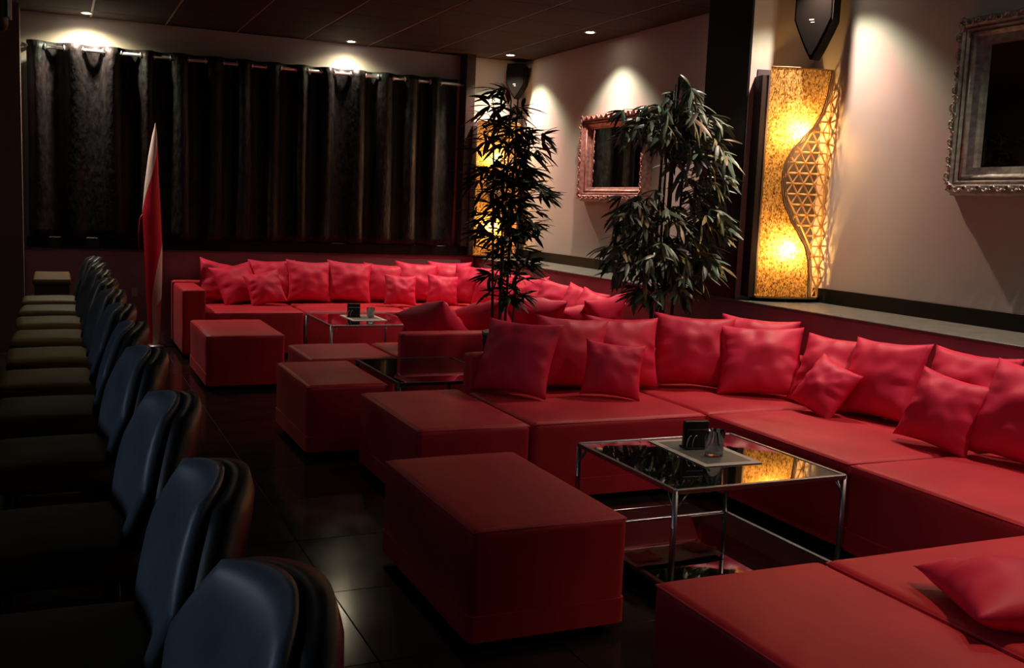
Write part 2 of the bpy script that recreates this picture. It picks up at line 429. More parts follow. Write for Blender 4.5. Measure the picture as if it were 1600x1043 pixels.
# ------------------------------------------------------------------ red and white furled flag
fg = empty('furled_flag', (0.825, 9.86, 0))
tag(fg, 'slender red and white furled flag standing before the curtains', 'flag')
def flag_w(t):      # left, right extents at height fraction t
    L = [(0, -.045), (.1, -.055), (.3, -.075), (.55, -.095), (.6, -.098), (.72, -.078), (.85, -.045), (.94, -.012), (1, .016)]
    Rr = [(0, .045), (.1, .058), (.3, .072), (.45, .074), (.6, .062), (.75, .047), (.88, .036), (.95, .030), (1, .018)]
    def ip(P):
        for (a, u), (b, v) in zip(P, P[1:]):
            if t <= b: return u + (v-u)*(t-a)/(b-a)
        return P[-1][1]
    return ip(L), ip(Rr)
def flag_patch(name, f0, f1, m, n=10, h=44, t0=0.0, t1=1.0):
    bm = bmesh.new(); rows = []
    for i in range(h+1):
        t = t0 + (t1-t0)*i/h; l, r = flag_w(t); cx = (l+r)/2; hw = max((r-l)/2, 0.002)
        a0, a1 = f0(t), f1(t); row = []
        for k in range(n+1):
            ang = math.pi*(a0 + (a1-a0)*k/n)
            row.append(bm.verts.new((cx - hw*math.cos(ang), -hw*0.55*math.sin(ang), 0.03 + t*2.0)))
        rows.append(row)
    for i in range(h):
        for k in range(n):
            bm.faces.new((rows[i][k], rows[i][k+1], rows[i+1][k+1], rows[i+1][k]))
    bmesh.ops.remove_doubles(bm, verts=bm.verts, dist=1e-5)
    return mesh_obj(name, bm, m, fg, True)
def bl(t):   # right border of the upper white panel (0..1 across the front)
    return 0.0 if t < .585 else min(1.0, ((t-.585)/.34)**1.1*0.92)
def br(t):   # left border of the lower white panel
    return 1.0 if t > .46 else 1.0 - 0.60*min(1, (.46-t)/.25)**0.55
flag_patch('red_cloth', bl, br, M['flagred'])
flag_patch('white_upper_cloth', lambda t: 0.0, bl, M['flagwhite'], t0=.585)
flag_patch('white_lower_cloth', br, lambda t: 1.0, M['flagwhite'], t1=.46)
flag_patch('back_cloth', lambda t: 1.0, lambda t: 2.0, M['flagred'])
mesh_obj('base', bm_lathe([(0, 0), (0.11, 0), (0.11, 0.012), (0.05, 0.03), (0.0, 0.03)], 24), M['steel'], fg, True)
mesh_obj('cord', bm_tube([(-.098, -.005, 1.21), (-.12, -.005, 1.17), (-.13, -.005, 1.05), (-.13, -.003, 0.9)], 0.004, 5), M['flagred'], fg, True)

# ------------------------------------------------------------------ sofa modules
SH = 0.405
def soft_box(x0, x1, y0, y1, z0, z1, bev=0.03, puff=0.012, res=0.12, seed=0):
    """upholstered block with rounded edges and slightly puffed top"""
    bm = bm_box(x0, x1, y0, y1, z0, z1)
    nx = max(1, int((x1-x0)/res)); ny = max(1, int((y1-y0)/res)); nz = max(1, int((z1-z0)/res))
    es = list(bm.edges)
    bmesh.ops.bevel(bm, geom=es, offset=bev, segments=3, profile=0.6, affect='EDGES')
    n = max(nx, ny, 2)
    bmesh.ops.subdivide_edges(bm, edges=[e for e in bm.edges if e.calc_length() > 0.15], cuts=min(n, 6), use_grid_fill=True)
    cx, cy = (x0+x1)/2, (y0+y1)/2
    for v in bm.verts:
        u = (v.co.x-cx)/(x1-x0)*2; w = (v.co.y-cy)/(y1-y0)*2
        k = max(0, 1-u*u)*max(0, 1-w*w)
        if v.co.z > z1-0.01: v.co.z += puff*k*0.8 + 0.004*noise.noise(Vector((v.co.x*4+seed, v.co.y*4, 1)))
        else:
            n0 = 0.004*noise.noise(Vector((v.co.x*5, v.co.y*5+seed, v.co.z*5)))
            v.co.x += n0; v.co.y += n0
    return bm

def skirt_mesh(x0, x1, y0, y1, z0, z1):
    bm = bm_box(x0, x1, y0, y1, z0, z1)
    es = [e for e in bm.edges if abs(e.verts[0].co.z-e.verts[1].co.z) > 0.01]
    bmesh.ops.bevel(bm, geom=es, offset=0.028, segments=4, profile=0.6, affect='EDGES')
    return bm

def module(name, x0, x1, y0, y1, label, cat, group, back=None, arm=None, seed=0, bh=0.61):
    """a vinyl block seat: cover, stitched skirt, feet, and optionally a backrest or armrest slab"""
    cx, cy = (x0+x1)/2, (y0+y1)/2
    root = empty(name, (cx, cy, 0)); tag(root, label, cat, group)
    hx, hy = (x1-x0)/2 - 0.004, (y1-y0)/2 - 0.004
    bx0, bx1, by0, by1 = -hx, hx, -hy, hy
    T = 0.10
    if back:
        for d in back:
            if d == '+y': by1 = hy - T
            if d == '-y': by0 = -hy + T
            if d == '+x': bx1 = hx - T
    if arm == '-x': bx0 = -hx + 0.2
    mesh_obj('seat', soft_box(bx0, bx1, by0, by1, 0.085, SH, seed=seed), M['red'], root, True)
    mesh_obj('skirt', skirt_mesh(bx0-0.003, bx1+0.003, by0-0.003, by1+0.003, 0.036, 0.122), M['red'], root)
    z = SH-0.012
    pts = [(bx0+.006, by0+.006, z), (bx1-.006, by0+.006, z), (bx1-.006, by1-.006, z), (bx0+.006, by1-.006, z)]
    mesh_obj('piping', bm_tube(pts, 0.0045, 5, closed=True), M['red'], root, True)
    for fx in (bx0+.07, bx1-.07):
        for fy in (by0+.07, by1-.07):
            mesh_obj('foot', bm_lathe([(0, 0), (0.025, 0), (0.03, 0.036), (0, 0.036)], 10, fx, fy), M['blackplastic'], root)
    if back:
        for d in back:
            if d == '+y': q = (-hx, hx, hy-T+.004, hy)
            if d == '-y': q = (-hx, hx, -hy, -hy+T-.004)
            if d == '+x': q = (hx-T+.004, hx, -hy, hy - (T if '+y' in back else 0) + (0.0))
            if d == '+x' and '-y' in back: q = (q[0], q[1], -hy+T, q[3])
            mesh_obj('backrest', soft_box(*q, 0.036, bh, bev=0.025, puff=0.006, seed=seed+3), M['red'], root, True)
    if arm == '-x':
        mesh_obj('armrest', soft_box(-hx, -hx+0.197, -hy, hy-T, 0.036, 0.60, bev=0.025, puff=0.004, seed=seed+5), M['red'], root, True)
    return root

G1, G2 = 'red lounge modules of the near seating group', 'red lounge modules of the far seating group'
module('ottoman', 1.172, 1.742, 2.85, 3.80, 'red bench ottoman beside the near glass table, nearest the dark floor', 'ottoman', G1, seed=1)
module('ottoman', 1.465, 2.032, 4.245, 5.20, 'red ottoman joined to the left end of the near sofa row', 'ottoman', G1, seed=2)
module('sofa_module', 2.042, 3.028, 4.255, 5.20, 'red sofa module behind the near glass table holding the largest dark pillow', 'sofa', G1, back=['+y'], seed=3)
module('sofa_corner', 3.032, 4.03, 4.275, 5.20, 'red corner sofa module below the black pillar', 'sofa', G1, back=['+y', '+x'], seed=4)
module('sofa_module', 3.02, 4.03, 3.235, 4.268, 'red sofa module along the right wall right of the near glass table', 'sofa', G1, back=['+x'], seed=5)
module('sofa_module', 3.01, 4.03, 2.32, 3.228, 'red sofa module along the right wall at the picture edge', 'sofa', G1, back=['+x'], seed=6)
module('ottoman', 1.49, 2.072, 1.33, 2.31, 'red bench in the foreground, left of the nearest sofa module', 'ottoman', G1, seed=7)
module('sofa_module', 2.08, 3.028, 1.30, 2.305, 'red sofa module in the foreground carrying one dark pillow', 'sofa', G1, seed=8)
module('sofa_corner', 3.032, 4.03, 1.30, 2.312, 'red corner sofa module at the lower right picture edge', 'sofa', G1, back=['+x'], seed=9)
module('ottoman', 1.235, 1.70, 5.42, 6.29, 'dark red ottoman in the aisle between the two seating groups', 'ottoman', G2, seed=10)
module('ottoman', 1.46, 2.04, 6.34, 7.05, 'red ottoman behind the aisle ottoman, at the end of the far group', 'ottoman', G2, seed=11)
module('sofa_module', 2.06, 3.03, 6.34, 7.06, 'red sofa module seen from behind with pillows over its back', 'sofa', G2, back=['-y'], seed=12, bh=0.565)
module('sofa_corner', 3.04, 4.03, 6.34, 7.20, 'red corner sofa module behind the two bamboo plants', 'sofa', G2, back=['-y', '+x'], seed=13, bh=0.565)
module('sofa_module', 3.04, 4.03, 7.21, 8.15, 'red sofa module along the right wall under the smaller mirror', 'sofa', G2, back=['+x'], seed=14)
module('sofa_module', 3.04, 4.03, 8.16, 9.09, 'red sofa module along the right wall next to the far corner', 'sofa', G2, back=['+x'], seed=15)
module('sofa_corner', 3.04, 4.03, 9.10, 10.03, 'red corner sofa module in the far corner below the shell lamp', 'sofa', G2, back=['+y', '+x'], seed=16)
module('sofa_module', 2.05, 3.03, 9.10, 10.03, 'red sofa module under the curtains behind the far glass table', 'sofa', G2, back=['+y'], seed=17)
module('sofa_module', 0.985, 2.04, 9.08, 10.03, 'red sofa module with an armrest at the left end under the curtains', 'sofa', G2, back=['+y'], arm='-x', seed=18)
module('ottoman', 0.985, 1.56, 7.55, 8.55, 'red ottoman before the armrest end of the far sofa', 'ottoman', G2, seed=19)

# ------------------------------------------------------------------ pillows
def pillow_mesh(w, h, t, seed, n=26):
    bm = bmesh.new(); front, back = {}, {}
    for i in range(n+1):
        for j in range(n+1):
            u, v = -1+2*i/n, -1+2*j/n
            # edges drawn in between the pointed corners
            px = u*(1 - 0.10*(1-v*v)); pv = v*(1 - 0.10*(1-u*u))
            g = max(0.0, (1-u*u))**0.55 * max(0.0, (1-v*v))**0.55
            th = t/2*g
            wr = noise.noise(Vector((u*2.1+seed, v*2.1, seed*1.7)))
            crease = 0.0
            ed = max(abs(u), abs(v))
            crease = 0.10*math.sin((u*v*9+seed)*2.0 + 5*wr)*max(0, ed-0.45)*g
            gath = 0.06*math.sin(v*12+seed*3+4*wr)*max(0, abs(u)-0.5)**1.2*(1-v*v) + 0.035*math.sin(u*11+seed*5)*max(0, abs(v)-0.55)*(1-u*u)
            yf = -(th*(1+0.22*wr+(0.5*gath/t if t else 0)) + t*0.30*crease + gath*0.35*(1-ed**6)); yb_ = th*(1-0.15*wr)
            x = px*w/2; z = h/2 + pv*h/2 + 0.02*wr*h*(0.3+g)
            front[i, j] = bm.verts.new((x, yf, z))
            back[i, j] = front[i, j] if (i in (0, n) or j in (0, n)) else bm.verts.new((x, yb_, z))
    for i in range(n):
        for j in range(n):
            bm.faces.new((front[i,j], front[i+1,j], front[i+1,j+1], front[i,j+1]))
            bm.faces.new((back[i,j+1], back[i+1,j+1], back[i+1,j], back[i,j]))
    for f in bm.faces: f.smooth = True
    me = bpy.data.meshes.new('pillow'); bm.to_mesh(me); bm.free(); me.materials.append(M['redp'])
    return me
BIG = [pillow_mesh(0.45, 0.41, 0.19, s) for s in (1.3, 4.7, 8.1, 12.9)]
SMALL = [pillow_mesh(0.31, 0.29, 0.15, s) for s in (2.2, 6.6, 9.4)]
def pillow(x, y, yaw, lean, roll, label, group, size='b', k=0, s=1.0, z=SH+0.014, ty=1.0):
    me = (BIG if size == 'b' else SMALL)[k % (4 if size == 'b' else 3)]
    o = bpy.data.objects.new('throw_pillow', me); C.objects.link(o)
    o.matrix_world = Matrix.Translation((x, y, z)) @ Matrix.Rotation(R(yaw), 4, 'Z') @ Matrix.Rotation(R(-lean), 4, 'X') @ Matrix.Rotation(R(roll), 4, 'Y') @ Matrix.Diagonal((s, s*ty, s, 1))
    tag(o, label, 'pillow', group)
    return o
PN, PF = 'red throw pillows of the near seating group', 'red throw pillows of the far seating group'
pillow(2.19, 4.90, -54, 25, 0, 'large dark red pillow leaning at the left end of the near sofa', PN, k=0, s=1.03)
pillow(2.62, 4.97, -6, 14, 3, 'large red pillow half hidden behind the leftmost near pillow', PN, k=1)
pillow(2.70, 4.70, -30, 18, 4, 'small crumpled red pillow in front of two large ones behind the glass table', PN, 's', 0, 1.05)
pillow(2.93, 4.96, -8, 14, 2, 'large red pillow right behind the small crumpled pillow', PN, k=2)
pillow(3.33, 4.88, -30, 18, 2, 'large red pillow left of the sofa corner', PN, k=3, s=1.05)
pillow(3.72, 4.82, -45, 14, 2, 'red pillow tucked deep into the near sofa corner', PN, k=1, s=1.02)
pillow(3.57, 4.55, -38, 30, -2, 'large red pillow just right of the near sofa corner', PN, k=0, s=1.05)
pillow(3.74, 4.24, -72, 28, 0, 'large red pillow behind the diamond tilted small pillow', PN, k=2)
pillow(3.56, 4.14, -84, 30, 16, 'small red pillow tilted on the right sofa seat below the shell lamp', PN, 's', 1, 1.05)
pillow(3.76, 3.90, -84, 22, -3, 'large wrinkled red pillow in the middle of the right sofa row', PN, k=1, s=1.04)
pillow(3.80, 3.42, -86, 18, 0, 'bright red pillow at the back below the larger mirror', PN, k=3, s=1.05)
pillow(3.56, 3.33, -76, 24, 8, 'small dark red pillow standing before the bright one at right', PN, 's', 2, 1.2)
pillow(3.66, 2.98, -82, 24, 4, 'large red pillow cut by the right picture edge', PN, k=0, s=1.08)
pillow(2.22, 1.60, -24, 91, 0, 'dark red pillow lying on the foreground sofa module', PN, k=2, s=0.98, z=SH+0.062, ty=0.95)
# far row under the curtains
pillow(1.40, 9.80, 14, 24, 14, 'dark red pillow slumped against the armrest of the far sofa', PF, k=0)
pillow(1.62, 9.68, 22, 30, -8, 'large red pillow leaning over at the armrest end of the far sofa', PF, k=1)
pillow(1.90, 9.85, -4, 14, 0, 'red pillow behind the small one near the far armrest', PF, k=2)
pillow(1.82, 9.55, 6, 24, -10, 'small red pillow at the left end of the far sofa', PF, 's', 0, 1.15)
pillow(2.24, 9.80, 4, 14, 3, 'large upright red pillow left of centre under the curtains', PF, k=3)
pillow(2.63, 9.80, -4, 15, 4, 'large red pillow at the centre under the curtains', PF, k=0)
pillow(3.00, 9.83, -6, 15, 3, 'red pillow behind the small one above the far glass table', PF, k=1, s=0.95)
pillow(3.05, 9.45, -5, 16, 3, 'small red pillow facing the far glass table, left of two', PF, 's', 1, 1.05)
pillow(3.32, 9.80, -8, 15, 4, 'red pillow between the two small ones on the far sofa', PF, k=2)
pillow(3.50, 9.50, -10, 16, 4, 'small red pillow on the far sofa, right of two', PF, 's', 2, 1.05)
pillow(3.70, 9.82, -14, 12, 0, 'brightest red pillow left of the far sofa corner', PF, k=3, s=1.02)
pillow(3.74, 9.45, -50, 16, 4, 'bright red pillow in the far corner behind the bamboo', PF, k=0)
pillow(3.78, 9.05, -70, 18, 0, 'red pillow on the right far row just past the far corner', PF, k=1)
pillow(3.76, 8.60, -75, 20, 0, 'red pillow on the right far row behind the bamboo canes', PF, k=2)
pillow(3.74, 8.15, -72, 24, -8, 'red pillow on the right far row leaning left below the ledge', PF, k=3)
pillow(3.76, 7.70, -68, 22, 6, 'red pillow on the right far row right of the bamboo canes', PF, k=0)
pillow(3.78, 7.30, -65, 26, 10, 'red pillow on the right far row with a raised corner', PF, k=1)
pillow(3.70, 6.95, -60, 30, 14, 'red pillow at the near end of the right far row', PF, k=2)
# near row of the far group, leaning on the backrest and seen from behind
pillow(2.54, 6.76, 146, 44, 24, 'dark red pillow draped over the sofa back, leftmost', PF, k=3, s=0.92, z=SH+0.05, ty=1.6)
pillow(2.93, 6.78, 150, 44, 22, 'dark red pillow draped over the sofa back behind the bamboo', PF, k=0, s=0.92, z=SH+0.05, ty=1.6)
pillow(3.22, 6.80, 160, 42, 0, 'red pillow peeking over the sofa back right of the bamboo', PF, k=1, z=SH+0.05, ty=1.35)
pillow(3.54, 6.76, 190, 34, 12, 'round looking red pillow over the sofa back near the second plant', PF, 's', 1, 1.3)
pillow(3.72, 6.68, 196, 16, 8, 'dark red pillow in shadow left of the second bamboo plant', PF, k=2, s=0.95)

# ------------------------------------------------------------------ glass coffee tables
def coffee_table(x0, x1, y0, y1, h, label, metal, shelf=0.065, r=0.009):
    cx, cy = (x0+x1)/2, (y0+y1)/2; hx, hy = (x1-x0)/2, (y1-y0)/2
    t = empty('coffee_table', (cx, cy, 0)); tag(t, label, 'table', 'glass coffee tables')
    mesh_obj('glass_top', bm_box(-hx+.012, hx-.012, -hy+.012, hy-.012, h-0.010, h-0.002, 0.001, 1), M['blackglass'], t)
    mesh_obj('glass_shelf', bm_box(-hx+.012, hx-.012, -hy+.012, hy-.012, shelf-0.008, shelf, 0.001, 1), M['blackglass'], t)
    for z in (h-0.008, shelf-0.004):
        for sy in (-1, 1): mesh_obj('rail', bm_box(-hx, hx, sy*hy-r, sy*hy+r, z-r, z+r, 0.003, 2), metal, t)
        for sx in (-1, 1): mesh_obj('rail', bm_box(sx*hx-r, sx*hx+r, -hy, hy, z-r, z+r, 0.003, 2), metal, t)
    for sx in (-1, 1):
        for sy in (-1, 1):
            lx, ly = sx*(hx-.002), sy*(hy-.002)
            lg = mesh_obj('leg', bm_tube([(lx, ly, 0), (lx, ly, h-0.004)], 0.011, 10), metal, t, True)
            mesh_obj('brace', bm_tube([(lx, ly, h-0.085), (lx-sx*.05, ly, h-.016)], 0.005, 6), metal, lg, True)
            mesh_obj('brace', bm_tube([(lx, ly, h-0.085), (lx, ly-sy*.05, h-.016)], 0.005, 6), metal, lg, True)
    return t
coffee_table(2.015, 2.79, 3.0, 3.745, 0.432, 'near glass coffee table with a steel frame, reflecting the shell lamp', M['steel'])
coffee_table(2.0, 2.72, 7.95, 8.83, 0.42, 'far glass coffee table in front of the curtain sofa', M['steel'])
coffee_table(1.73, 2.36, 5.34, 6.22, 0.42, 'low black glass table in the aisle beside the potted bamboo', M['blackplastic'])

# things on the near table
HT = 0.431
pm = empty('place_mat', (2.455, 3.47, HT)); pm.rotation_euler = (0, 0, R(-2)); tag(pm, 'pale framed place mat lying on the near glass table', 'place mat')
mesh_obj('mat_border', bm_box(-.135, .135, -.225, .225, 0, 0.003, 0.001, 1), M['paper'], pm)
mesh_obj('printed_field', bm_box(-.105, .105, -.19, .19, 0.003, 0.0038), M['papergrey'], pm)
def napkin_holder(x, y, z, rz, label, s=1.0):
    h = empty('menu_holder', (x, y, z), rz); tag(h, label, 'menu holder'); h.scale = (s, s, s)
    bm = bm_box(-.055, .055, -.012, .012, 0, .115, 0.004, 2); mesh_obj('back_card', bm, M['blackplastic'], h)
    mesh_obj('front_card', bm_box(-.05, .05, -.034, -.02, 0, .085, 0.004, 2), M['blackplastic'], h)
    mesh_obj('base', bm_box(-.058, .058, -.045, .03, 0, .008, 0.003, 2), M['blackplastic'], h)
    for k in (-.025, 0.0):
        pts = [(k + .02*math.cos(a)-.01, -.037, .01 + .05*math.sin(a)) for a in [math.pi*q/8 for q in range(4, 9)]]
        mesh_obj('wire_loop', bm_tube(pts, 0.0018, 5), M['chrome'], h, True)
napkin_holder(2.455, 3.535, HT+0.004, R(-8), 'black menu holder on the near glass table')
def tumbler(x, y, z, label, r=0.042, h=0.105):
    g = empty('drinking_glass', (x, y, z)); tag(g, label, 'glass')
    mesh_obj('glass_wall', bm_lathe([(0, 0), (r*.86, 0), (r, h), (r-.003, h), (r*.86-.004, .012), (0, .012)], 28), M['glass'], g, True)
    mesh_obj('contents', bm_lathe([(0, .0125), (r*.8, .0125), (r*.82, .022), (r*.3, .03), (0, .026)], 20), M['ice'], g, True)
tumbler(2.455, 3.395, HT+0.004, 'clear drinking glass on the near table place mat')
def paper(name, x, y, z, w, d, rz, label, m, m2=None, cat='newspaper', curl=0.012):
    t = empty(name, (x, y, z), rz); tag(t, label, cat)
    bm = bmesh.new(); n = 8; g = []
    for i in range(n+1):
        g.append([bm.verts.new((-w/2+w*i/n, -d/2+d*j/n, 0.003 + curl*(0.5+0.5*noise.noise(Vector((i*.6+x*9, j*.6, y)))))) for j in range(n+1)])
    for i in range(n):
        for j in range(n): bm.faces.new((g[i][j], g[i+1][j], g[i+1][j+1], g[i][j+1]))
    o = mesh_obj('sheet', bm, m, t, True); s = o.modifiers.new('thickness', 'SOLIDIFY'); s.thickness = 0.003; s.offset = 1
    if m2:
        for (a, b) in ((w*.36, 0), (-w*.32, -d*.12)):
            bm = bmesh.new(); g = []
            for i in range(5):
                g.append([bm.verts.new((a-.06+.12*i/4, b-d*.28+d*.56*j/4, curl+0.009+0.014*noise.noise(Vector((i*.9, j*.9, a*30))))) for j in range(5)])
            for i in range(4):
                for j in range(4): bm.faces.new((g[i][j], g[i+1][j], g[i+1][j+1], g[i][j+1]))
            o = mesh_obj('printed_page', bm, m2, t, True); s = o.modifiers.new('thickness', 'SOLIDIFY'); s.thickness = 0.002
paper('magazine', 2.20, 3.30, 0.066, 0.42, 0.17, R(4), 'open red and white magazine on the lower shelf of the near table', M['paper'], M['paperpink'], 'magazine')
# things on the far table
pm2 = empty('place_mat', (2.40, 8.45, 0.419)); tag(pm2, 'pale place mat lying on the far glass table', 'place mat')
mesh_obj('mat_border', bm_box(-.15, .15, -.21, .21, 0, 0.003, 0.001, 1), M['paper'], pm2)
mesh_obj('printed_field', bm_box(-.12, .12, -.17, .17, 0.003, 0.0038), M['papergrey'], pm2)
napkin_holder(2.33, 8.50, 0.423, R(-12), 'black menu holder on the far glass table')
tumbler(2.46, 8.43, 0.423, 'small clear glass on the far glass table', 0.035, 0.085)
paper('magazine', 2.42, 8.20, 0.066, 0.50, 0.30, R(3), 'pink and white magazine on the lower shelf of the far table', M['paper'], M['paperred'], 'magazine')

# ------------------------------------------------------------------ bar chairs
def bar_chair_proto():
    root = empty('bar_chair')
    # backrest: padded rounded slab, face towards -x
    def slab(x_face, th, w, z0, z1, bul, inset):
        bm = bmesh.new(); n, mm = 12, 12; F, B = {}, {}
        for i in range(n+1):
            for j in range(mm+1):
                u, v = -1+2*i/n, -1+2*j/mm
                # super-ellipse-like square to disc mapping for rounded corners, narrower at the foot
                uu = u*math.sqrt(1-0.24*v*v); vv = v*math.sqrt(1-0.24*u*u)
                wz = w*(0.52+0.48*min(1, (vv+1)/1.05))*(1-0.42*max(0, (vv-0.10)/0.9))
                y = uu*wz/2; z = (z0+z1)/2 + vv*(z1-z0)/2
                curve = 0.05*(uu**2)*-1.0          # wings bend towards the sitter
                lean = 0.10*(vv+1)/2
                g = (max(0, 1-u**4)*max(0, 1-v**4))**0.5
                F[i,j] = bm.verts.new((x_face + curve + lean - bul*g, y*inset, z))
                B[i,j] = bm.verts.new((x_face + curve + lean + th*(0.6+0.4*g), y*inset, z))
        for i in range(n):
            for j in range(mm):
                bm.faces.new((F[i,j], F[i,j+1], F[i+1,j+1], F[i+1,j]))
                bm.faces.new((B[i,j], B[i+1,j], B[i+1,j+1], B[i,j+1]))
        for i in range(n):
            bm.faces.new((F[i,0], F[i+1,0], B[i+1,0], B[i,0])); bm.faces.new((F[i,mm], B[i,mm], B[i+1,mm], F[i+1,mm]))
        for j in range(mm):
            bm.faces.new((F[0,j], B[0,j], B[0,j+1], F[0,j+1])); bm.faces.new((F[n,j], F[n,j+1], B[n,j+1], B[n,j]))
        bmesh.ops.recalc_face_normals(bm, faces=bm.faces)
        return bm
    mesh_obj('back_shell', slab(0.02, 0.055, 0.60, 0.58, 0.945, 0.0, 1.0), M['shell'], root, True)
    mesh_obj('back_pad', slab(0.0, 0.018, 0.55, 0.60, 0.95, 0.03, 1.0), M['blue'], root, True)
    bm = soft_box(-0.36, 0.02, -0.205, 0.205, 0.575, 0.652, bev=0.035, puff=0.02)
    mesh_obj('seat', bm, M['seatkhaki'], root, True)
    for sx, sy in ((-.32, -.17), (-.32, .17), (0.02, -.17), (0.02, .17)):
        mesh_obj('leg', bm_tube([(sx*1.05, sy*1.12, 0), (sx, sy, 0.58)], [0.014, 0.018], 8), M['stoollegs'], root, True)
    mesh_obj('footrest', bm_tube([(-.33, -.185, .22), (.025, -.185, .22), (.025, .185, .22), (-.33, .185, .22)], 0.01, 6, closed=True), M['stoollegs'], root, True)
    return root
cp = bar_chair_proto()
CY = [1.20, 1.77, 2.45, 3.22, 3.88, 4.52, 5.18, 5.84, 6.50, 7.15, 7.80]
CL = ['slate blue bar chair nearest the viewer at the bottom left', 'slate blue bar chair, second from the viewer', 'slate blue bar chair, third from the viewer',
      'slate blue bar chair, fourth from the viewer', 'slate blue bar chair, fifth from the viewer', 'slate blue bar chair, sixth from the viewer',
      'dim bar chair, seventh from the viewer', 'dim bar chair, fifth from the far end of the row', 'dim bar chair, fourth from the far end of the row',
      'dim bar chair, third from the far end of the row', 'bar chair with a bright glint near the far end of the row']
for i, y in enumerate(CY):
    o = cp if i == 0 else copy_tree(cp)
    o.location = (0.15, y, 0); o.rotation_euler = (0, 0, R([3, -2, 1, 2, -3, 0, 2, -1, 3, -2, 1][i]))
    tag(o, CL[i], 'chair', 'bar chairs in a row')
# pale stool at the far end
st = empty('bar_stool', (-0.02, 8.62, 0)); tag(st, 'pale topped backless stool at the far end of the chair row', 'stool')
mesh_obj('seat', soft_box(-.13, .13, -.38, .38, .70, .75, bev=.02, puff=.006), M['seatkhaki'], st, True)
mesh_obj('apron', bm_box(-.12, .12, -.36, .36, .62, .70, .004, 1), M['blue'], st)
for sx in (-.10, .10):
    for sy in (-.33, .33):
        mesh_obj('leg', bm_tube([(sx, sy, 0), (sx, sy, .64)], 0.018, 8), M['stoollegs'], st, True)
# bar counter along the left
bc = empty('bar_counter', (-0.85, 4.6, 0)); tag(bc, 'dark wooden bar counter along the left edge', 'bar counter')
mesh_obj('front_panel', bm_box(-.22, .30, -4.6, 4.2, 0, 1.0, .004, 1), M['barwood'], bc)
mesh_obj('counter_top', bm_box(-.26, .42, -4.65, 4.25, 1.0, 1.04, .006, 2), M['barwood'], bc)
# unseen shelf and cool light strip, added to light the chair backs
bs = empty('added_bar_shelf', (-1.36, 1.9, 0)); tag(bs, 'unseen back bar shelf added with a cool light strip to light the chair backs', 'shelf')
mesh_obj('cabinet', bm_box(-.14, .12, -2.2, 2.6, 0, 1.30, .004, 1), M['barwood'], bs)
mesh_obj('upper_shelf', bm_box(-.14, .10, -2.2, 2.6, 1.62, 1.66, .004, 1), M['barwood'], bs)
mesh_obj('added_light_strip', bm_box(.02, .05, -2.1, 2.5, 1.585, 1.61), M['addedstrip'], bs)
# unidentified dark hanging unit in the top left corner
hu = empty('hanging_unit', (-0.19, 4.30, 1.99)); tag(hu, 'dark hanging unit with a pale edge in the top left corner', 'fixture')
mesh_obj('casing', bm_box(-.42, .045, -.05, .05, -.02, .80, .03, 3), M['shell'], hu, True)
mesh_obj('pale_edge', bm_box(.046, .058, -.052, .03, .03, .78, .004, 2), M['paper'], hu, True)
mesh_obj('ceiling_arm', bm_box(-.20, -.16, -.02, .02, .80, .94), M['stoollegs'], hu)
# wall socket
so = empty('wall_socket', (0.67, YK, 0.49)); tag(so, 'small ivory socket on the low wall left of the flag', 'socket')
mesh_obj('plate', bm_box(-.025, .025, -.008, 0, -.04, .04, .003, 2), M['socket'], so)
mesh_obj('rocker', bm_box(-.014, .014, -.012, -.008, -.025, .025, .002, 1), M['socket'], so)

